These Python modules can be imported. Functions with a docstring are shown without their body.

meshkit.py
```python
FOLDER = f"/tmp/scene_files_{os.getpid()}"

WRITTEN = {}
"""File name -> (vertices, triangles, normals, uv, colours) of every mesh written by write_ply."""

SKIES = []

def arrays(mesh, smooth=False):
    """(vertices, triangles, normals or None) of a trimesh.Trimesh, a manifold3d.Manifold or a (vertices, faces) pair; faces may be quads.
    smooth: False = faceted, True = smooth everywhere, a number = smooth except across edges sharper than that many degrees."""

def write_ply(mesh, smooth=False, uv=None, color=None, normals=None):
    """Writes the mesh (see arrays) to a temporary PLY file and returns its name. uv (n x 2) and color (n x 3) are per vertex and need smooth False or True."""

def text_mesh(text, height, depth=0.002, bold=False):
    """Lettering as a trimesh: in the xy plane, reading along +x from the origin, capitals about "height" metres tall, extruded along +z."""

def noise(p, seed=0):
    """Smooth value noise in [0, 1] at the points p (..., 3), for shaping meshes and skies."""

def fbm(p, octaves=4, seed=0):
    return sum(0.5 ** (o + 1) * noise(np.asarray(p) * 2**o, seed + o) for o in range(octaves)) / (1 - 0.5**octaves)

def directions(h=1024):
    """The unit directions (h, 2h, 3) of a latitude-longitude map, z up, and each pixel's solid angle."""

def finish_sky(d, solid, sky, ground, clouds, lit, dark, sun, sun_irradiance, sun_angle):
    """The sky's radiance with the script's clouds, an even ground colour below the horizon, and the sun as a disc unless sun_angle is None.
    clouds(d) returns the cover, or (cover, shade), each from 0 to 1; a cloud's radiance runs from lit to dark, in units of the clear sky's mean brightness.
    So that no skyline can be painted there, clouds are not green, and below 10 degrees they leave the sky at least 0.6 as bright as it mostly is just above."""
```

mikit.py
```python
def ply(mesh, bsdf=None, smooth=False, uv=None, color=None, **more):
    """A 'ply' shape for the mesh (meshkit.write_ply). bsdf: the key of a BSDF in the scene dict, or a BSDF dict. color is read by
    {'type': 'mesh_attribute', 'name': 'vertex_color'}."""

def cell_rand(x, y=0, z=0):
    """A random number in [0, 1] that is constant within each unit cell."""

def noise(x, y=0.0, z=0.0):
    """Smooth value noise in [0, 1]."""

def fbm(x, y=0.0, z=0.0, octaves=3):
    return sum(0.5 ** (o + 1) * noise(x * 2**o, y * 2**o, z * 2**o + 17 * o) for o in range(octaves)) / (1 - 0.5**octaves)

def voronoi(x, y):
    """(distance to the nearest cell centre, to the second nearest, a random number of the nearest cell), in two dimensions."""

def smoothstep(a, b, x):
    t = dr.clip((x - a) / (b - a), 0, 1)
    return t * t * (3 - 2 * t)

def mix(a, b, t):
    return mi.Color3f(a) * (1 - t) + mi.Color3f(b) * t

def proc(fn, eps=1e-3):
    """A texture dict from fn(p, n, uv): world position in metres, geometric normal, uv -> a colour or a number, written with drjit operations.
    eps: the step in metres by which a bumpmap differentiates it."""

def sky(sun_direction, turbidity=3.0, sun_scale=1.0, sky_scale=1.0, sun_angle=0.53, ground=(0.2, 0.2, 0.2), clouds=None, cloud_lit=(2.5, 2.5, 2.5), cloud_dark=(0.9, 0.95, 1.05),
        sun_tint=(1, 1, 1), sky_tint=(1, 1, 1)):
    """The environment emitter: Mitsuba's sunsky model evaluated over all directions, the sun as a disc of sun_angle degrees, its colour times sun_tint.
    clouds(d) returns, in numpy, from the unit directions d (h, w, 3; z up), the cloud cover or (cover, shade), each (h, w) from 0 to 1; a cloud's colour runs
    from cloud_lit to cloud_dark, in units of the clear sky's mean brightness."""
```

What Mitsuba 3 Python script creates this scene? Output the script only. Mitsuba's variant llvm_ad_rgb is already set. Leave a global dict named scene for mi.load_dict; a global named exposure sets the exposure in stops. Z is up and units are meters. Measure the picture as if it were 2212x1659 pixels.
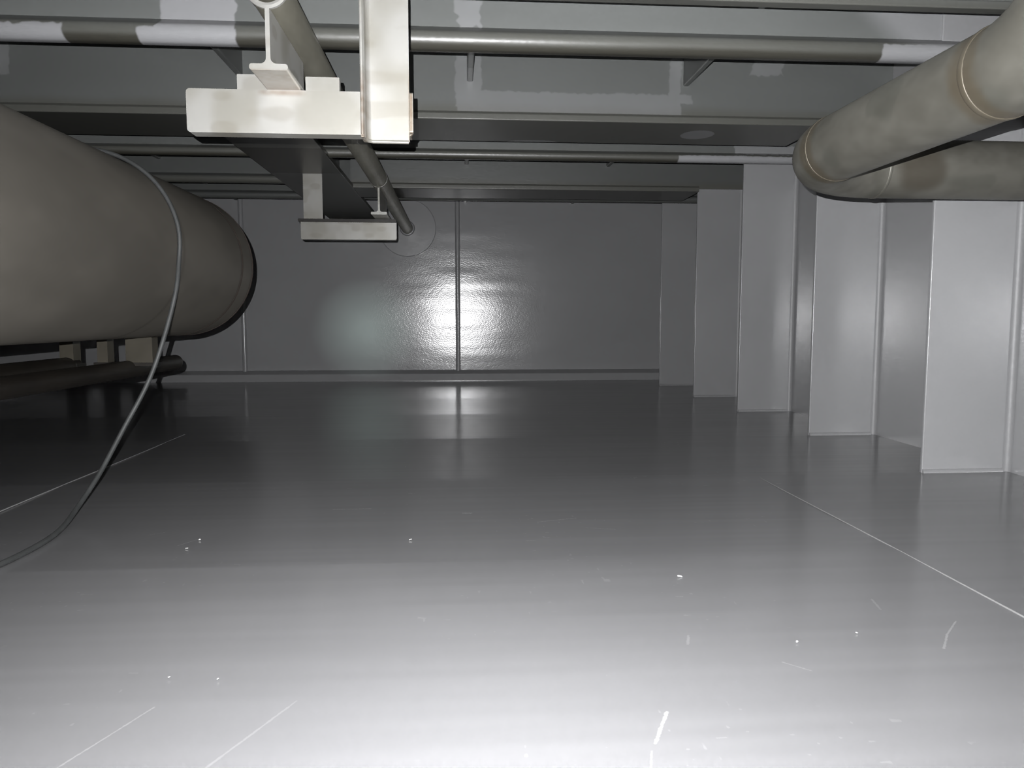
import math
import numpy as np
import trimesh
import shapely.geometry as sg
import drjit as dr
import mitsuba as mi
import mikit
import meshkit
from mikit import noise, fbm, smoothstep, mix, proc

T = mi.ScalarTransform4f
scene, labels = {}, {}

# ---------------------------------------------------------------- camera, lights, exposure
CAM = np.array([0.0, 0.0, 0.5])
PITCH = math.atan(0.0872)
YAW = math.atan(0.07 * math.cos(PITCH))
FWD = np.array([math.sin(YAW) * math.cos(PITCH), math.cos(YAW) * math.cos(PITCH), -math.sin(PITCH)])
scene['camera'] = {'type': 'perspective', 'fov': math.degrees(2 * math.atan(1106 / 1600)), 'fov_axis': 'x', 'near_clip': 0.02, 'far_clip': 50,
                   'to_world': T().look_at(origin=CAM.tolist(), target=(CAM + FWD).tolist(), up=[0, 0, 1])}
# the camera's flash: just above and to the left of the lens
scene['flash'] = {'type': 'spot', 'intensity': {'type': 'rgb', 'value': [37.0, 37.0, 37.4]}, 'cutoff_angle': 82, 'beam_width': 24,
                  'to_world': T().look_at(origin=[-0.028, 0.0, 0.534], target=[0.85, 5.0, 0.30], up=[0, 0, 1])}
# a greenish torch carried behind the camera on the right, its narrow beam on the end bulkhead
scene['torch'] = {'type': 'spot', 'intensity': {'type': 'rgb', 'value': [66.0, 84.0, 77.0]}, 'cutoff_angle': 3.5, 'beam_width': 0.4,
                  'to_world': T().look_at(origin=[1.20, -0.6, 0.80], target=[-0.76, 6.15, 0.42], up=[0, 0, 1])}
exposure = 0.0

# ---------------------------------------------------------------- materials
def rgb(c):
    return {'type': 'rgb', 'value': list(c)}


def peel(cell, amp):
    return lambda p, n, uv: noise(p.x / cell, p.y / cell, p.z / cell) * amp + noise(p.x / (3.1 * cell), p.y / (3.1 * cell), p.z / (3.1 * cell) + 9) * (0.5 * amp)


def coat(color, alpha, cell=0.009, amp=0.00035, spec=1.5):
    base = {'type': 'roughplastic', 'distribution': 'ggx', 'alpha': alpha, 'int_ior': spec, 'nonlinear': False, 'diffuse_reflectance': color}
    return {'type': 'twosided', 'bsdf': {'type': 'bumpmap', 'arbitrary': proc(peel(cell, amp), eps=0.0015), 'scale': 1.0, 'bsdf': base}}


def wall_color(p, n, uv):
    t = fbm(p.x * 1.7, p.y * 1.7, p.z * 2.3)
    return mix((0.236, 0.238, 0.243), (0.270, 0.272, 0.277), t)


def seg(p, ax, ay, bx, by):
    dx, dy = bx - ax, by - ay
    t = dr.clip(((p.x - ax) * dx + (p.y - ay) * dy) / (dx * dx + dy * dy), 0, 1)
    return dr.sqrt(dr.square(p.x - ax - t * dx) + dr.square(p.y - ay - t * dy)), t


SCRATCHES = [(0.262, 0.895, 0.228, 0.825, .0032, .75), (0.22, 0.81, 0.205, 0.76, .002, .25), (0.822, 1.142, 0.774, 1.094, .002, .55), (0.774, 1.094, 0.735, 1.045, .0026, .55),
             (-0.40, 0.953, -0.455, 0.822, .0018, .4), (-0.219, 0.957, -0.289, 0.81, .0022, .25), (-0.339, 1.96, -0.242, 1.963, .003, .45),
             (0.004, 1.898, 0.026, 1.897, .004, .8), (-0.60, 1.71, -0.63, 1.66, .002, .4), (0.19, 1.80, 0.29, 1.83, .003, .35), (0.30, 1.74, 0.37, 1.72, .002, .3),
             (0.36, 1.12, 0.35, 1.09, .003, .3), (0.735, 1.245, 0.725, 1.20, .003, .3), (0.47, 1.02, 0.50, 0.99, .002, .3), (-0.7, 1.77, -0.73, 1.75, .002, .35)]


def floor_color(p, n, uv):
    c = mix((0.163, 0.163, 0.167), (0.186, 0.186, 0.190), fbm(p.x * 0.9 + 3, p.y * 2.6, 0.5))
    c = c * (0.965 + 0.07 * noise(p.x * 3, p.y * 45, 2.0))
    m = mi.Float(0)
    for ax, ay, bx, by, w, a in SCRATCHES:
        d, t = seg(p, ax, ay, bx, by)
        m = dr.maximum(m, 0.6 * a * (1 - smoothstep(0.35 * w, w, d + 0.6 * w * (noise(p.x * 300, p.y * 300) - 0.5))))
    speck = smoothstep(0.93, 0.97, noise(p.x * 95, p.y * 95, 4.0)) * smoothstep(0.62, 0.72, noise(p.x * 4, p.y * 4, 7.0))
    m = dr.maximum(m, 0.12 * speck)
    return mix(c, (0.42, 0.42, 0.42), m)


def rect(p, x0, x1, z0, z1, soft=0.008, wob=0.03):
    dx = (noise(p.z * 75, p.x * 9, 1.0) + noise(p.z * 22, p.x * 9, 5.0) - 1.0) * wob * 0.42
    dz = (noise(p.x * 75, p.z * 9, 3.0) + noise(p.x * 16, p.z * 9, 6.0) - 1.0) * wob * 0.42
    x, z = p.x + dx, p.z + dz
    s = lambda a, b, v: smoothstep(a, b, v)
    return s(x0 - soft, x0, x) * (1 - s(x1, x1 + soft, x)) * s(z0 - soft, z0, z) * (1 - s(z1, z1 + soft, z))


def beam_color(p, n, uv):
    old = mix((0.125, 0.131, 0.127), (0.158, 0.166, 0.162), fbm(p.x * 1.6 + 5, p.y * 2.1, p.z * 4.5))
    # the bulbs and flanges carry older, dirtier paint
    # the paint is a little older and duller towards the far end
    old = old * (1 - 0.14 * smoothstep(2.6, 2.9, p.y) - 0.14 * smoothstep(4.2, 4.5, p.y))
    old = mix(old, (0.092, 0.092, 0.080), 0.8 * (1 - smoothstep(1.335, 1.385, p.z + 0.02 * noise(p.x * 5, p.z * 20))))
    b1 = (p.y < 2.6) & (p.y > 2.15)
    t2 = (p.y > 2.9) & (p.y < 3.6)
    b3 = (p.y > 3.6) & (p.y < 4.2)
    # brown dirt along the lower half of the two front bulb beams
    old = mix(old, (0.030, 0.027, 0.019), dr.select(b1 | b3, 0.72 * (1 - smoothstep(1.309, 1.325, p.z + 0.008 * noise(p.x * 6, p.z * 30, 2.0))), 0.0))
    m1 = rect(p, -0.86, -0.648, 1.25, 1.60)
    m1 = m1 * smoothstep(-0.93, -0.90, p.x - 0.55 * (p.z - 1.33)) * smoothstep(-0.02, 0.0, 1.43 - p.z)
    m1 = dr.maximum(m1, rect(p, -0.91, -0.645, 1.20, 1.327, wob=.02))
    m1 = dr.maximum(m1, rect(p, -1.6, -1.125, 1.20, 1.332, wob=.02))
    m1 = dr.maximum(m1, 0.9 * rect(p, 1.30, 1.9, 1.20, 1.335, wob=.015))
    m1 = dr.maximum(m1, 0.45 * rect(p, 0.0, 0.07, 1.37, 1.60, wob=.05))
    m1 = dr.maximum(m1, 0.75 * smoothstep(0.0, 0.12, (p.x - 1.25) * 0.8 + (p.z - 1.40)) * smoothstep(1.32, 1.33, p.z))
    m2 = rect(p, 0.0, 0.90, 1.30, 1.408, wob=.02)
    m2 = dr.maximum(m2, rect(p, -0.01, 0.09, 1.35, 1.60, wob=.02))
    m2 = dr.maximum(m2, rect(p, 0.86, 0.90, 1.35, 1.60, wob=.02))
    m2 = dr.maximum(m2, rect(p, 0.90, 0.95, 1.38, 1.41, wob=.02))
    m2 = dr.maximum(m2, rect(p, -0.27, -0.22, 1.35, 1.6, wob=.01) * 0.7)
    m2 = dr.maximum(m2, rect(p, 1.20, 1.33, 1.50, 1.6, wob=.04))
    m2 = dr.maximum(m2, rect(p, -1.78, -1.72, 1.44, 1.7, wob=.02))
    m2 = 0.30 * m2 * smoothstep(1.33, 1.335, p.z)
    ov = lambda cx, cy, a, b: 1 - smoothstep(0.8, 1.0, dr.square((p.x - cx) / a) + dr.square((p.y - cy) / b))
    m2 = dr.maximum(m2, 0.8 * dr.maximum(ov(1.03, 3.23, 0.075, 0.08), ov(0.33, 3.41, 0.12, 0.04)) * (1 - smoothstep(1.301, 1.303, p.z)))
    m3 = dr.maximum(rect(p, 1.12, 1.9, 1.2, 1.33, wob=.01), rect(p, 0.01, 0.09, 1.40, 1.46, wob=.03) * 0.6)
    m3 = dr.maximum(m3, 0.6 * rect(p, 1.42, 1.9, 1.35, 1.39, wob=.02))
    m = dr.select(b1, m1, dr.select(t2, m2, dr.select(b3, m3, 0.0)))
    return mix(old, (0.30, 0.303, 0.312), dr.clip(m, 0, 1))


def steel_color(p, n, uv):
    t = fbm(p.x * 9, p.y * 9, p.z * 6)
    c = mix((0.278, 0.270, 0.240), (0.350, 0.346, 0.326), smoothstep(0.3, 0.65, t))
    streak = smoothstep(0.60, 0.78, noise(p.x * 14, p.y * 14, p.z * 26 + 3))
    c = mix(c, (0.19, 0.172, 0.135), 0.3 * streak)
    # heat tint and rust beside the welds of the near bracket
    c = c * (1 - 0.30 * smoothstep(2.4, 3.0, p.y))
    near = (p.y < 2.2)
    w1 = (1 - smoothstep(0.0, 0.012, dr.abs(p.z - 1.048))) * smoothstep(-0.49, -0.47, p.x) * (1 - smoothstep(-0.39, -0.36, p.x))
    w2 = (1 - smoothstep(0.0, 0.014, dr.abs(p.x + 0.225))) * (1 - smoothstep(1.06, 1.08, p.z))
    w3 = (1 - smoothstep(0.0, 0.007, dr.abs(p.x + 0.1165))) * (1 - smoothstep(1.06, 1.10, p.z))
    w = dr.select(near, dr.clip(0.8 * w1 + 0.7 * w2 + w3, 0, 1), 0.0) * (0.4 + 0.6 * noise(p.x * 80, p.y * 80, p.z * 80))
    return mix(c, (0.1278, 0.06667, 0.025), 0.85 * w)


def pipe_color(p, n, uv):
    t = 0.55 * fbm(p.x * 7, p.y * 7, p.z * 9, octaves=3) + 0.45 * fbm(p.x * 26, p.y * 20, p.z * 26, octaves=3)
    c = mix((0.082, 0.079, 0.067), (0.114, 0.111, 0.096), smoothstep(0.3, 0.7, t))
    c = mix(c, (0.04815, 0.05185, 0.04296), 0.3 * smoothstep(0.6, 0.75, noise(p.x * 16, p.y * 16, p.z * 16)))
    # heat tint at the butt welds
    d = dr.minimum(dr.abs(p.y - 1.225), dr.abs(p.y - 1.785) + 4 * smoothstep(0.0, 0.02, p.x - 1.02))
    ring = 1 - smoothstep(0.018, 0.046, d + 0.016 * (noise(p.x * 30, p.y * 30, p.z * 30) - 0.4))
    c = mix(c, (0.06296, 0.04593, 0.0237), 0.5 * ring)
    stain = smoothstep(0.0, 0.04, 0.075 - dr.sqrt(dr.square((p.x - 1.235) * 0.8) + dr.square(p.z - 0.91)) + 0.06 * (noise(p.x * 14, p.y * 14, p.z * 14) - 0.5)) * (p.y < 2.3) * (p.y > 1.85)
    return mix(c, (0.04815, 0.04074, 0.02963), 0.7 * dr.select(p.x > 1.15, stain, 0.0))


def vessel_color(p, n, uv):
    t = fbm(p.x * 4, p.y * 2.5, p.z * 5, octaves=4)
    c = mix((0.066, 0.061, 0.052), (0.090, 0.083, 0.071), smoothstep(0.3, 0.7, t))
    line = 1 - smoothstep(0.0, 0.02, dr.abs(p.y - 2.86 + 0.012 * noise(p.x * 9, p.z * 9)))
    end = 1 - smoothstep(0.0, 0.03, 3.0 - p.y - 0.01 * noise(p.x * 20, p.z * 20))
    c = mix(c, (0.02593, 0.01926, 0.01481), 0.75 * line)
    c = mix(c, (0.02222, 0.01481, 0.01333), 0.8 * end)
    return mix(c, (0.02963, 0.02667, 0.02222), 0.35 * (1 - smoothstep(0.0, 0.02, dr.abs(p.y - 2.27))))


def cable_color(p, n, uv):
    return mix((0.022, 0.0235, 0.0235), (0.036, 0.038, 0.038), noise(p.x * 40, p.y * 40, p.z * 40))


def metal(color, rough, metallic, bump=0.0):
    b = {'type': 'principled', 'base_color': proc(color), 'roughness': rough, 'metallic': metallic, 'specular': 0.5}
    if bump:
        b = {'type': 'bumpmap', 'arbitrary': proc(peel(0.006, bump)), 'scale': 1.0, 'bsdf': b}
    return {'type': 'twosided', 'bsdf': b}


scene['wall_paint'] = coat(proc(wall_color), 0.045, 0.0062, 0.00017, 1.6)
def bulkhead_relief(p, n, uv):
    # orange peel with broad horizontal roller waves
    return peel(0.0075, 0.00021)(p, n, uv) + 0.0013 * noise(p.x * 2.6, p.z * 15.0, 3.0) + 0.0003 * noise(p.x * 9.0, p.z * 6.0, 8.0)


scene['bulkhead_paint'] = {'type': 'twosided', 'bsdf': {'type': 'bumpmap', 'arbitrary': proc(bulkhead_relief, eps=0.0015), 'scale': 1.0, 'bsdf': {
    'type': 'roughplastic', 'distribution': 'ggx', 'alpha': 0.034, 'int_ior': 1.6, 'nonlinear': False, 'diffuse_reflectance': proc(wall_color)}}}
scene['floor_paint'] = coat(proc(floor_color), 0.032, 0.012, 0.00002, 1.6)
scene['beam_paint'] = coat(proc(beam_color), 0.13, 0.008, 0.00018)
scene['fillet_paint'] = coat(proc(wall_color), 0.22, 0.008, 0.0004)
scene['seam_paint'] = coat(rgb((0.25, 0.25, 0.25)), 0.12, 0.008, 0.0003)
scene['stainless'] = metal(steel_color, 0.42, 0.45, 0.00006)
scene['pipe_metal'] = metal(pipe_color, 0.48, 0.35, 0.0001)
scene['vessel_metal'] = metal(vessel_color, 0.55, 0.3, 0.00012)
scene['line_metal'] = metal(lambda p, n, uv: mix((0.15, 0.145, 0.115), (0.23, 0.22, 0.18), fbm(p.x * 30, p.y * 12, p.z * 30)), 0.42, 0.45)
scene['stain_metal'] = metal(lambda p, n, uv: mix((0.028, 0.02, 0.016), (0.045, 0.035, 0.028), noise(p.x * 30, p.y * 30, p.z * 30)), 0.8, 0.0)
scene['weld_metal'] = metal(lambda p, n, uv: mix((0.08, 0.068, 0.045), (0.14, 0.125, 0.09), noise(p.x * 60, p.y * 60, p.z * 60)), 0.4, 0.5)
scene['dark_steel'] = metal(lambda p, n, uv: mix((0.006, 0.005, 0.004), (0.012, 0.0095, 0.007), fbm(p.x * 12, p.y * 12, p.z * 12)), 0.5, 0.3)
scene['support_steel'] = metal(lambda p, n, uv: mix((0.036, 0.032, 0.023), (0.055, 0.049, 0.037), fbm(p.x * 14, p.y * 14, p.z * 14)), 0.5, 0.3)
scene['cable_rubber'] = metal(cable_color, 0.6, 0.0)
scene['chip_white'] = {'type': 'twosided', 'bsdf': {'type': 'diffuse', 'reflectance': rgb((0.5, 0.5, 0.49))}}

# ---------------------------------------------------------------- mesh helpers
def box(x0, x1, y0, y1, z0, z1):
    m = trimesh.creation.box(extents=[x1 - x0, y1 - y0, z1 - z0])
    m.apply_translation([(x0 + x1) / 2, (y0 + y1) / 2, (z0 + z1) / 2])
    return m


def rounded(poly, r, outer=True):
    """Rounds the convex corners of a shapely polygon."""
    return poly.buffer(-r, join_style=1).buffer(r, join_style=1, quad_segs=4) if outer else poly


def prism(poly, axis, a, b):
    """Extrudes a polygon along an axis from a to b. axis 'x': poly is (y, z); 'y': (x, z); 'z': (x, y)."""
    m = trimesh.creation.extrude_polygon(poly, b - a, engine='earcut')
    v = np.array(m.vertices)
    u, w, h = v[:, 0], v[:, 1], v[:, 2] + a
    new = {'x': (h, u, w), 'y': (u, h, w), 'z': (u, w, h)}[axis]
    m = trimesh.Trimesh(np.stack(new, 1), m.faces, process=False)
    if axis == 'y':
        m.invert()
    return m


def tube(path, r, sides=40, cap=True):
    p = np.asarray(path, float)
    t = np.gradient(p, axis=0)
    t /= np.linalg.norm(t, axis=1, keepdims=True)
    a = np.cross(t[0], [0, 0, 1.0] if abs(t[0][2]) < 0.9 else [1.0, 0, 0])
    frames = []
    for k in range(len(p)):
        a = a - t[k] * (a @ t[k])
        a /= np.linalg.norm(a)
        frames.append((a.copy(), np.cross(t[k], a)))
    ang = np.arange(sides) * 2 * np.pi / sides
    rr = np.broadcast_to(r, (len(p),))
    v = np.vstack([p[k] + rr[k] * (np.cos(ang)[:, None] * frames[k][0] + np.sin(ang)[:, None] * frames[k][1]) for k in range(len(p))])
    f = []
    for i in range(len(p) - 1):
        for j in range(sides):
            A, B = i * sides + j, i * sides + (j + 1) % sides
            f += [[A, B, B + sides], [A, B + sides, A + sides]]
    if cap:
        n = len(v)
        v = np.vstack([v, p[0], p[-1]])
        L = (len(p) - 1) * sides
        for j in range(sides):
            f.append([n, (j + 1) % sides, j])
            f.append([n + 1, L + j, L + (j + 1) % sides])
    m = trimesh.Trimesh(v, np.array(f), process=False)
    if m.volume < 0:
        m.invert()
    return m


def lathe(profile, origin, axis, sides=64):
    """Revolves (radius, along) points, a closed loop, about an axis through origin."""
    axis = np.asarray(axis, float) / np.linalg.norm(axis)
    a = np.cross(axis, [0, 0, 1.0] if abs(axis[2]) < 0.9 else [1.0, 0, 0])
    a /= np.linalg.norm(a)
    b = np.cross(axis, a)
    pr = np.asarray(profile, float)
    n = len(pr)
    ang = np.arange(sides) * 2 * np.pi / sides
    v = np.vstack([np.asarray(origin) + pr[:, 1:2] * axis + pr[:, :1] * (math.cos(q) * a + math.sin(q) * b) for q in ang])
    f = []
    for i in range(sides):
        for j in range(n):
            A, B = i * n + j, i * n + (j + 1) % n
            C, D = ((i + 1) % sides) * n + j, ((i + 1) % sides) * n + (j + 1) % n
            f += [[A, B, D], [A, D, C]]
    m = trimesh.Trimesh(v, np.array(f), process=False)
    if m.volume < 0:
        m.invert()
    return m


def hollow(origin, axis, length, r, wall, sides=64, bevel=0.003):
    return lathe([(r - wall, 0), (r - bevel, 0), (r, bevel), (r, length - bevel), (r - bevel, length), (r - wall, length)], origin, axis, sides)


def weld_ring(origin, axis, r, w=0.010, h=0.004, sides=64):
    pts = [(r - 0.002, -w / 2)] + [(r + h * math.cos(q), w / 2 * math.sin(q)) for q in np.linspace(-1.3, 1.3, 7)] + [(r - 0.002, w / 2)]
    return lathe(pts, origin, axis, sides)


def numbered(key):
    if key not in scene and not any(k.startswith(key + '__') for k in scene) and key not in labels:
        return key
    n = 1
    while True:
        k = f'{key}_{n:03d}'
        if k not in scene and k not in labels and not any(q.startswith(k + '__') for q in scene):
            return k
        n += 1


def obj(name, mesh, mat, parent=None, smooth=False, **lab):
    key = numbered(f'{parent}__{name}' if parent else name)
    scene[key] = mikit.ply(mesh, mat, smooth=smooth)
    if lab:
        labels[key] = lab
    return key


def thing(name, label, category, group=None):
    key = numbered(name)
    labels[key] = {'label': label, 'category': category}
    if group:
        labels[key]['group'] = group
    return key


# ---------------------------------------------------------------- the room: a coated steel tank
XL, XR, YB, YF, ZD = -4.0, 1.80, 6.15, -1.2, 1.75


def floor_mesh():
    """Plating that sags a little between the frames below it, with a crease at every frame."""
    frames = [YF] + [y for y in np.arange(-0.9, 6.2, 0.8)] + [YB]
    xs = np.linspace(XL, XR, 117)
    vs, fs, n = [], [], 0
    for y0, y1 in zip(frames[:-1], frames[1:]):
        ys = np.linspace(y0, y1, 17)
        X, Y = np.meshgrid(xs, ys)
        q = (Y + 0.9) / 0.8
        z = -0.0028 * np.abs(np.sin(np.pi * q)) ** 0.9 * (0.35 + 1.1 * meshkit.noise(np.stack([X * 0.9, np.floor(q + 1e-6) * 3.3 + 0 * X, 0 * X], -1)))
        z = z + 0.0012 * (meshkit.noise(np.stack([X * 1.3, Y * 2.2, 0 * X + 5], -1)) - 0.5)
        vs.append(np.stack([X, Y, z], -1).reshape(-1, 3))
        w = len(xs)
        for i in range(len(ys) - 1):
            for j in range(w - 1):
                a = n + i * w + j
                fs += [[a, a + 1, a + w + 1], [a, a + w + 1, a + w]]
        n += len(vs[-1])
    return trimesh.Trimesh(np.vstack(vs), np.array(fs), process=False)


obj('floor', floor_mesh(), 'floor_paint', smooth=True, kind='structure', label='grey glossy coated steel tank floor')
for x, ya, yb in ((-1.203, 1.0, 3.3), (0.947, 0.7, 2.25)):
    path = [(x + 0.0015 * math.sin(5 * y), y, -0.0005) for y in np.linspace(ya, yb, 60)]
    obj('weld_seam', tube(path, np.linspace(0.0027, 0.0010, 60), 8), 'seam_paint', 'floor', smooth=True)
obj('ceiling', box(XL, XR, YF, YB, ZD, ZD + 0.015), 'beam_paint', kind='structure', label='grey painted steel tank top above the beams')
obj('wall_back', box(XL, XR, YB, YB + 0.015, -0.02, ZD), 'bulkhead_paint', kind='structure', label='grey glossy end bulkhead with upright weld seams')
for x in (-0.018, -1.746):
    path = [(x, YB + 0.002, z) for z in np.linspace(0.06, 1.74, 40)]
    obj('weld_seam', tube(path, 0.020, 12), 'wall_paint', 'wall_back', smooth=40)
obj('doubler_plate', lathe([(0.045, 0), (0.226, 0), (0.232, 0.004), (0.232, 0.014), (0.045, 0.014)], [-0.423, YB - 0.012, 1.240], [0, 1, 0], 80), 'wall_paint', 'wall_back', smooth=30,
    label='round plate around the pipe where it meets the wall')
obj('wall_right', box(XR, XR + 0.015, YF, YB, -0.02, ZD), 'wall_paint', kind='structure', label='grey coated side wall behind the stiffener plates')
obj('wall_left', box(XL - 0.015, XL, YF, YB, -0.02, ZD), 'wall_paint', kind='structure', label='grey coated far side wall of the tank')
obj('wall_front', box(XL, XR, YF - 0.015, YF, -0.02, ZD), 'wall_paint', kind='structure', label='grey coated bulkhead behind the camera')
obj('trim_1', prism(sg.Polygon([(6.070, -0.01), (6.070, 0.003), (6.085, 0.054), (6.090, 0.058), (YB, 0.084), (YB, -0.01)]), 'x', XL, XR), 'wall_paint', kind='structure',
    label='sloping fillet strip along the foot of the end bulkhead')

# ---------------------------------------------------------------- upright stiffener plates on the right wall
STIFF = [(1.50, 'grey vertical stiffener plate on the right wall, beside the camera'),
         (2.30, 'nearest and widest grey stiffener plate below the horizontal pipe on the right wall'),
         (3.09, 'second grey stiffener plate from the front, its top behind the pipe bend'),
         (3.92, 'third grey stiffener plate, left of the pipe bend, reaching up to the thin bulb beam'),
         (4.69, 'fourth grey stiffener plate on the right, joined at its top to the far beam'),
         (5.52, 'farthest and darkest stiffener plate, beside the end bulkhead')]
for y, lab in STIFF:
    k = thing('wall_stiffener', lab, 'stiffener')
    plate = rounded(sg.Polygon([(1.505, y - 0.007), (1.9, y - 0.007), (1.9, y + 0.007), (1.505, y + 0.007)]), 0.004).intersection(sg.box(1.4, y - 0.1, XR, y + 0.1))
    obj('plate', prism(plate, 'z', -0.005, ZD if y != 5.52 else 1.5), 'wall_paint', k, smooth=35)
    w = 0.020
    arc = [(XR, y - 0.007)] + [(XR - w, y - 0.007)] + [(XR - w + w * math.sin(q), y - 0.007 - w + w * math.cos(q)) for q in np.linspace(0.2, 1.4, 6)] + [(XR, y - 0.007 - w)]
    obj('weld_fillet', prism(sg.Polygon(arc).buffer(0), 'z', 0.0, ZD), 'fillet_paint', k, smooth=40)
    foot = [(y - 0.006, 0.012), (y - 0.011, 0.009), (y - 0.015, 0.003), (y - 0.016, -0.004), (y - 0.006, -0.004)]
    obj('foot_weld', prism(sg.Polygon(foot), 'x', 1.507, XR - w), 'wall_paint', k, smooth=60)

# ---------------------------------------------------------------- beams under the tank top
def bulb_flat(y, z0, x0, x1, scale=1.0):
    """Hot rolled bulb flat: a thin web with a rounded bulb on its near side at the bottom."""
    s = scale
    pts = [(0.012, ZD), (0, ZD)] + [(a * s, z0 + b * s) for a, b in ((0, .072), (-.028, .052), (-.034, .047), (-.037, .040), (-.0375, .032), (-.036, .023), (-.032, .014), (-.026, .007), (-.018, .002), (-.010, 0))]
    pts += [(0.006, z0), (0.010, z0 + 0.002), (0.012, z0 + 0.006)]
    return prism(sg.Polygon([(y + a, b) for a, b in pts]), 'x', x0, x1)


def flanged(k, y, z0, x0, x1, flange_x1, back):
    obj('web', box(x0, x1, y + 0.008, y + 0.022, z0 + 0.02, ZD), 'beam_paint', k)
    fl = rounded(sg.Polygon([(y, z0), (y + back, z0), (y + back, z0 + 0.028), (y, z0 + 0.028)]), 0.005)
    obj('flange', prism(fl, 'x', x0, flange_x1), 'beam_paint', k, smooth=35)
    wl = sg.Polygon([(y + 0.001, z0 + 0.026), (y + 0.009, z0 + 0.026), (y + 0.009, z0 + 0.036), (y + 0.005, z0 + 0.031)])
    obj('weld_fillet', prism(wl, 'x', x0, flange_x1), 'beam_paint', k, smooth=60)


k = thing('ceiling_beam', 'grey flat beam nearest the camera, only its lower edge in view top right', 'beam')
obj('web', box(XL, XR, 1.98, 1.996, 1.345, ZD), 'beam_paint', k)
obj('edge_bar', prism(rounded(sg.box(1.968, 1.328, 2.004, 1.35), 0.004), 'x', XL, XR), 'beam_paint', k, smooth=35)
k = obj('ceiling_beam', bulb_flat(2.30, 1.297, XL, XR), 'beam_paint', smooth=35, label='nearest bulb beam across the top, with white paint patches at its left end', category='beam')
k = thing('ceiling_beam', 'deep flanged beam crossing behind the front bracket, with a large pale repaired patch', 'beam')
flanged(k, 3.05, 1.297, XL, XR, 1.505, 0.36)
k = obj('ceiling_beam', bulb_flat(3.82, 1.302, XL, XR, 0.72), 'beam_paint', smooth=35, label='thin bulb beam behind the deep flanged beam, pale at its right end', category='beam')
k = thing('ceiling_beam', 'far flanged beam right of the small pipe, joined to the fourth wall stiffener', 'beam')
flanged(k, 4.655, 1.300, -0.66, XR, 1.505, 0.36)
k = obj('ceiling_beam', bulb_flat(4.62, 1.312, XL, -1.02, 0.8), 'beam_paint', smooth=35, label='far bulb beam left of the dark girder, above the big pipe end', category='beam')
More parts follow.
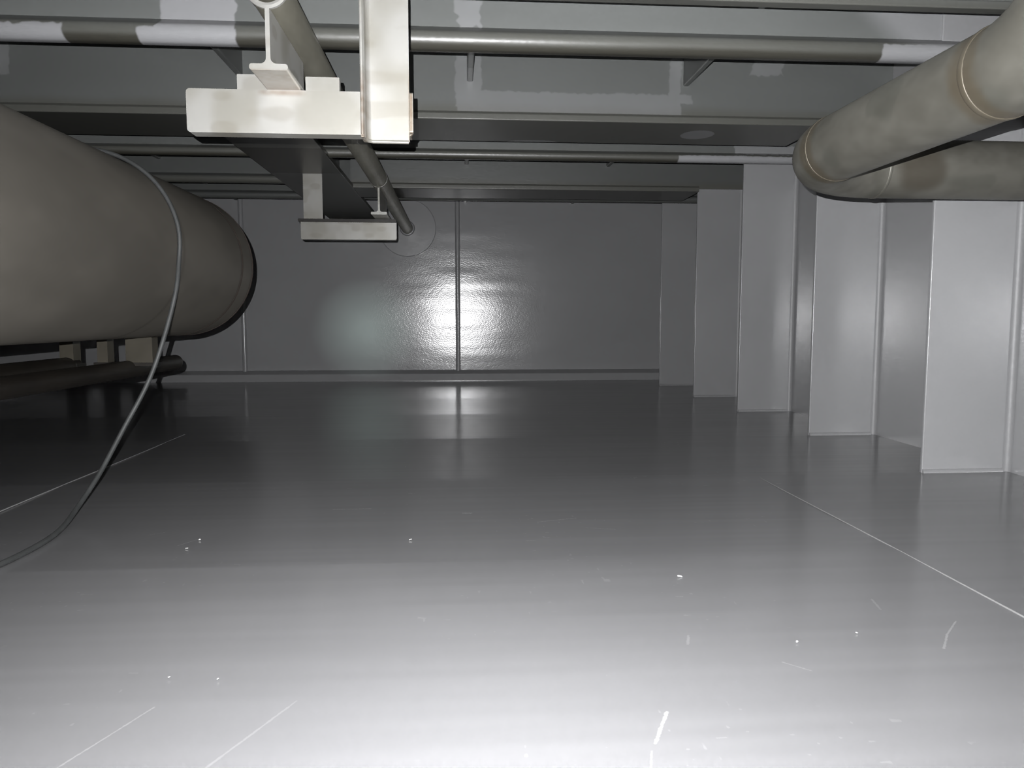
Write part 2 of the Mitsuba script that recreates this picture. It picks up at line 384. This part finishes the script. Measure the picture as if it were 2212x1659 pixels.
k = obj('ceiling_beam', bulb_flat(5.45, 1.352, XL, XR, 0.8), 'beam_paint', smooth=35, label='farthest bulb beam, close to the end bulkhead', category='beam')
k = thing('ceiling_girder', 'dark wide girder flange running from the deep beam back to the end bulkhead', 'girder')
obj('web', box(-0.862, -0.848, 3.06, YB, 1.32, ZD), 'beam_paint', k)
obj('flange', prism(rounded(sg.box(-1.03, 1.296, -0.645, 1.322), 0.004), 'y', 3.405, YB), 'beam_paint', k, smooth=35)
LONG = [(-1.775, YB, 'deck stiffener at the far left, above the big grey pipe'), (-0.855, 3.06, 'deck stiffener seen as a dark triangle left of the front bracket'),
        (0.045, YB, 'deck stiffener seen end-on as a dark slot right of the front bracket'), (0.925, YB, 'deck stiffener seen as a dark triangle right of the repaired patch')]
for x, y1, lab in LONG:
    pr = rounded(sg.box(x - 0.012, 1.447, x + 0.012, ZD), 0.006)
    obj('deck_stiffener', prism(pr, 'y', YF if x < 0.9 else 1.3, y1), 'beam_paint', smooth=35, label=lab, category='stiffener')

# ---------------------------------------------------------------- big pipe on the left
PX, PZ, PR = -1.079, 0.709, 0.27
k = thing('large_pipe', 'big dull grey pipe on the left with a dark rim at its far end', 'pipe')
obj('shell', hollow([PX, -0.9, PZ], [0, 1, 0], 3.9, PR, 0.012, 128), 'vessel_metal', k, smooth=35)
obj('weld_ring', weld_ring([PX, 2.86, PZ], [0, 1, 0], PR, 0.016, 0.0008, 128), 'stain_metal', k, smooth=40)
obj('rim', lathe([(PR - 0.014, -0.006), (PR + 0.0008, -0.006), (PR + 0.0008, 0.006), (PR - 0.014, 0.006)], [PX, 2.992, PZ], [0, 1, 0], 128), 'stain_metal', k, smooth=35, label='dark stained end rim')
for y in (0.3, -0.6):
    obj('leg', box(PX - 0.03, PX + 0.03, y - 0.03, y + 0.03, 0.0, PZ - PR + 0.012), 'support_steel', k)

k = thing('small_pipe', 'dark thin pipe with a closed round end below the big pipe', 'pipe')
sp = [(-1.155, y, 0.327) for y in np.linspace(-0.9, 3.08, 30)] + [(-1.155, 3.09 + 0.028 * math.sin(q), 0.327) for q in np.linspace(0.2, 1.5, 6)]
sr = [0.030] * 30 + [0.030 * math.cos(q) for q in np.linspace(0.2, 1.5, 6)]
obj('tube', tube(sp, sr, 24), 'dark_steel', k, smooth=35)
for y in (0.2, -0.5):
    obj('leg', box(-1.175, -1.135, y - 0.02, y + 0.02, 0.0, 0.305), 'support_steel', k)
k = thing('small_pipe', 'dark thin pipe farther left under the big pipe, behind the other thin pipe', 'pipe')
obj('tube', tube([(-1.34, y, 0.335) for y in np.linspace(-0.9, 2.66, 20)], 0.036, 24), 'dark_steel', k, smooth=40)
for y in (0.2, -0.5):
    obj('leg', box(-1.36, -1.32, y - 0.02, y + 0.02, 0.0, 0.305), 'support_steel', k)
for x0, x1, y, lab in ((-1.16, -1.07, 2.66, 'widest pale steel spacer block between the big pipe and thin pipe, behind the cable'),
                       (-1.265, -1.23, 2.68, 'narrow pale steel spacer in the middle of three below the big pipe'),
                       (-1.36, -1.315, 2.62, 'leftmost pale steel spacer below the big pipe')):
    xm = (x0 + x1) / 2
    dx = 0.0 if x0 < PX < x1 else min(abs(x0 - PX), abs(x1 - PX))
    top = PZ - math.sqrt(PR ** 2 - dx ** 2) - 0.0005
    k = thing('pipe_spacer', lab, 'spacer')
    obj('block', prism(rounded(sg.box(x0, 0.345, x1, top), 0.003), 'y', y, y + 0.05), 'support_steel', k, smooth=35)
    obj('pad', box(x0 - 0.012, x1 + 0.012, y - 0.004, y + 0.06, 0.338, 0.350), 'dark_steel', k)

# the cable over the big pipe
cy = 2.215
ctl = [(PX + (PR + 0.0075) * math.cos(math.radians(a)), cy + 0.03 * math.sin(math.radians(a)), PZ + (PR + 0.0075) * math.sin(math.radians(a))) for a in (150, 130, 110, 90, 70, 50, 35, 20, 5, -8)]
ctl += [(-0.803, 2.185, 0.60), (-0.815, 2.165, 0.52), (-0.834, 2.14, 0.43), (-0.868, 2.12, 0.325), (-0.917, 2.08, 0.21), (-0.955, 1.99, 0.085), (-0.962, 1.90, 0.030), (-0.945, 1.80, 0.010),
        (-0.927, 1.67, 0.0065), (-0.932, 1.53, 0.006), (-0.97, 1.36, 0.006), (-1.06, 1.2, 0.006)]
from scipy.interpolate import CubicSpline
c = np.array(ctl)
s = np.r_[0, np.cumsum(np.linalg.norm(np.diff(c, axis=0), axis=1))]
path = CubicSpline(s, c)(np.linspace(0, s[-1], 220))
path[:, 2] = np.maximum(path[:, 2], 0.0055)
obj('cable', tube(path, 0.0062, 12), 'cable_rubber', smooth=40, label='thin grey cable draped over the big pipe and trailing onto the floor', category='cable')

# ---------------------------------------------------------------- pipe with two bends, upper right
AX, AZ, AR, RB = 0.915, 0.915, 0.079, 0.235


def bend(center, a, b, n=24):
    """Quarter circle about center: from center + a to center + b."""
    return [np.asarray(center) + np.asarray(a) * math.cos(q) + np.asarray(b) * math.sin(q) for q in np.linspace(0, math.pi / 2, n)]


k = thing('bent_pipe', 'dull stainless pipe at upper right that bends twice and enters the right wall', 'pipe')
obj('straight_length', tube([(AX, y, AZ) for y in np.linspace(1.225, 1.785, 12)], AR, 64, cap=False), 'pipe_metal', k, smooth=40)
obj('elbow', tube(bend([AX + RB, 1.785, AZ], [-RB, 0, 0], [0, RB, 0]), AR, 64, cap=False), 'pipe_metal', k, smooth=True)
obj('straight_length', tube([(x, 1.785 + RB, AZ) for x in np.linspace(AX + RB, XR + 0.01, 12)], AR, 64, cap=False), 'pipe_metal', k, smooth=40)
obj('elbow', tube(bend([AX, 1.225, AZ + RB], [0, 0, -RB], [0, -RB, 0]), AR, 64, cap=False), 'pipe_metal', k, smooth=True)
obj('straight_length', tube([(AX, 1.225 - RB, z) for z in np.linspace(AZ + RB, ZD + 0.01, 12)], AR, 64, cap=False), 'pipe_metal', k, smooth=40)
obj('weld_ring', weld_ring([AX, 1.225, AZ], [0, 1, 0], AR, 0.014, 0.0018), 'pipe_metal', k, smooth=60)
obj('weld_ring', weld_ring([AX, 1.785, AZ], [0, 1, 0], AR, 0.010, 0.0014), 'pipe_metal', k, smooth=60)
obj('weld_ring', weld_ring([AX + RB, 1.785 + RB, AZ], [1, 0, 0], AR, 0.009, 0.002), 'pipe_metal', k, smooth=60)

# ---------------------------------------------------------------- small pipe to the end bulkhead and its two brackets
QX, QZ, QR = -0.423, 1.236, 0.046
k = thing('bulkhead_pipe', 'narrow steel pipe running back through both brackets into the end bulkhead', 'pipe')
obj('tube', hollow([QX, 1.74, QZ], [0, 1, 0], YB + 0.02 - 1.74, QR, 0.006, 48), 'line_metal', k, smooth=35)
obj('end_bead', lathe([(QR - 0.008, -0.004), (QR - 0.002, -0.006), (QR + 0.003, -0.001), (QR + 0.003, 0.006), (QR - 0.006, 0.006)], [QX, 1.742, QZ], [0, 1, 0], 48), 'stainless', k, smooth=40,
    label='bright bead round the open near end')
obj('wall_collar', lathe([(QR - 0.001, 0), (QR + 0.008, 0.002), (QR + 0.016, 0.02), (QR - 0.001, 0.02)], [QX, YB - 0.03, QZ], [0, 1, 0], 48), 'wall_paint', k, smooth=30)
obj('seam_ring', weld_ring([QX, 4.0, QZ], [0, 1, 0], QR, 0.02, 0.003, 48), 'stainless', k, smooth=40)


def saddle(k, y0, y1, ztop, zfoot):
    """An upside-down T that carries the pipe: a web, a foot with rounded edges, a fillet between them."""
    obj('saddle_web', prism(rounded(sg.box(QX - 0.005, zfoot + 0.008, QX + 0.005, ztop - 0.001), 0.002), 'y', y0, y1), 'stainless', k, smooth=35)
    obj('saddle_foot', prism(rounded(sg.box(QX - 0.0425, zfoot, QX + 0.0425, zfoot + 0.014), 0.006), 'y', y0, y1), 'stainless', k, smooth=35)
    fl = [(QX - 0.018, zfoot + 0.0135)] + [(QX - 0.005 - 0.013 * (1 - math.sin(q)), zfoot + 0.014 + 0.013 * (1 - math.cos(q))) for q in np.linspace(0, math.pi / 2, 6)]
    fl += [(QX + 0.005 + 0.013 * (1 - math.sin(q)), zfoot + 0.014 + 0.013 * (1 - math.cos(q))) for q in np.linspace(math.pi / 2, 0, 6)] + [(QX + 0.018, zfoot + 0.0135)]
    obj('saddle_fillet', prism(sg.Polygon(fl).buffer(0), 'y', y0, y1), 'stainless', k, smooth=50)


def channel(x0, x1, y0, z0, z1, depth, t=0.009):
    """A channel lying along x: its web faces the camera, its flanges point away."""
    web = rounded(sg.box(x0, z0, x1, z1), 0.009)
    return [prism(web, 'y', y0, y0 + t), box(x0 + 0.006, x1 - 0.006, y0 + t - 0.001, y0 + depth, z1 - t, z1), box(x0 + 0.006, x1 - 0.006, y0 + t - 0.001, y0 + depth, z0, z0 + t)]


def angle(x0, x1, y0, z0, z1, leg, t=0.009, r=0.012):
    """An upright angle: its wide leg faces the camera, its narrow leg comes forward at x0."""
    pts = [(x0, y0 - leg), (x0 + t * 0.6, y0 - leg), (x0 + t, y0 - leg + t * 0.5), (x0 + t, y0 - r)]
    pts += [(x0 + t + r - r * math.cos(q), y0 - r + r * math.sin(q)) for q in np.linspace(0.15, 1.42, 7)]
    pts += [(x0 + t + r, y0), (x1, y0), (x1, y0 + t), (x0 + 0.003, y0 + t), (x0, y0 + t - 0.003)]
    return prism(sg.Polygon(pts), 'z', z0, z1)


k = thing('pipe_bracket', 'bright stainless bracket hanging in front, carrying the near end of the narrow pipe', 'bracket')
ch = channel(-0.655, -0.112, 1.885, 0.951, 1.054, 0.045)
obj('cross_bar', trimesh.util.concatenate(ch), 'stainless', k, smooth=30)
obj('end_lip', prism(rounded(sg.box(1.868, 0.953, 1.884, 1.050), 0.005), 'x', -0.125, -0.1115), 'stainless', k, smooth=35)
obj('hanger', angle(-0.2285, -0.119, 1.845, 0.926, ZD, 0.045), 'stainless', k, smooth=35)
obj('hanger_weld', prism(sg.box(-0.232, 0.958, -0.224, 1.050).buffer(0.003), 'y', 1.874, 1.886), 'weld_metal', k, smooth=60)
obj('bottom_bead', tube([(-0.226, 1.80, 0.932), (-0.224, 1.822, 0.928), (-0.217, 1.838, 0.926), (-0.205, 1.8435, 0.9255), (-0.16, 1.8435, 0.9255), (-0.121, 1.8435, 0.9255)], 0.0042, 10), 'stainless', k, smooth=40)
obj('flange_bead', tube([(-0.2255, 1.801, z) for z in np.linspace(0.932, 1.70, 12)], 0.0042, 10), 'stainless', k, smooth=40)
saddle(k, 1.74, 2.10, QZ - QR + 0.001, 1.054)
obj('guide_clip', prism(rounded(sg.box(-0.545, 1.052, -0.467, 1.102), 0.002), 'y', 1.925, 1.945), 'stainless', k, smooth=35)
obj('guide_clip', prism(rounded(sg.box(-0.379, 1.052, -0.296, 1.099), 0.002), 'y', 1.925, 1.945), 'stainless', k, smooth=35)

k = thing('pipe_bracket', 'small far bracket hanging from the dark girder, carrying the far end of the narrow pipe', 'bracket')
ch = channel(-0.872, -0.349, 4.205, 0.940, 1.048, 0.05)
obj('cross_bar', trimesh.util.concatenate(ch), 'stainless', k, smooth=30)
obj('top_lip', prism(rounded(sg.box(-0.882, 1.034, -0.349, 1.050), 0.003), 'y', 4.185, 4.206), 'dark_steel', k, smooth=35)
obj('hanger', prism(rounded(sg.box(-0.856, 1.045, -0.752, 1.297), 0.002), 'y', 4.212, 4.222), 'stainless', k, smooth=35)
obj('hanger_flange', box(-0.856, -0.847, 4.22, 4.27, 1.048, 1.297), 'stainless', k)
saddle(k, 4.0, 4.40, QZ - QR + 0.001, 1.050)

# ---------------------------------------------------------------- loose paint chips on the floor
chips = [(0.424, 1.38, .0055), (-0.116, 1.662, .0042), (-0.594, 1.695, .0036), (-0.60, 1.63, .004), (0.63, 1.105, .0024), (-0.41, 1.03, .0022), (-0.34, 1.02, .002), (0.52, 1.08, .0024)]
LEFT = {'label': 'tiny white paint chip on the floor just right of the trailing grey cable', 'group': 'paint chips beside the cable'}
RIGHT = {'label': 'tiny white paint chip on the near floor left of the right weld seam', 'group': 'paint chips near the right weld seam'}
NEAR = {'label': 'tiny white paint chip on the near floor at lower left, above the long scratches', 'group': 'paint chips above the scratches'}
CHIP_LABELS = [{'label': 'largest white paint chip lying on the grey floor, right of the middle'}, {'label': 'single white paint chip in the middle of the grey floor'}, LEFT, LEFT, RIGHT, NEAR, NEAR, RIGHT]
rng = np.random.default_rng(4)
for x, y, r in chips:
    a = np.sort(rng.uniform(0, 2 * np.pi, 6))
    poly = sg.Polygon([(r * (0.6 + 0.4 * rng.random()) * math.cos(q), r * 0.8 * math.sin(q)) for q in a]).convex_hull
    m = prism(poly, 'z', 0.0, 0.0012)
    m.apply_transform(trimesh.transformations.rotation_matrix(0.25, [rng.normal(), rng.normal(), 0]))
    m.apply_translation([x, y, 0.0005 - m.vertices[:, 2].min() - 0.0008])
    obj('paint_chip', m, 'chip_white', smooth=False, category='chip', **CHIP_LABELS[len([q for q in scene if q.startswith('paint_chip')])])
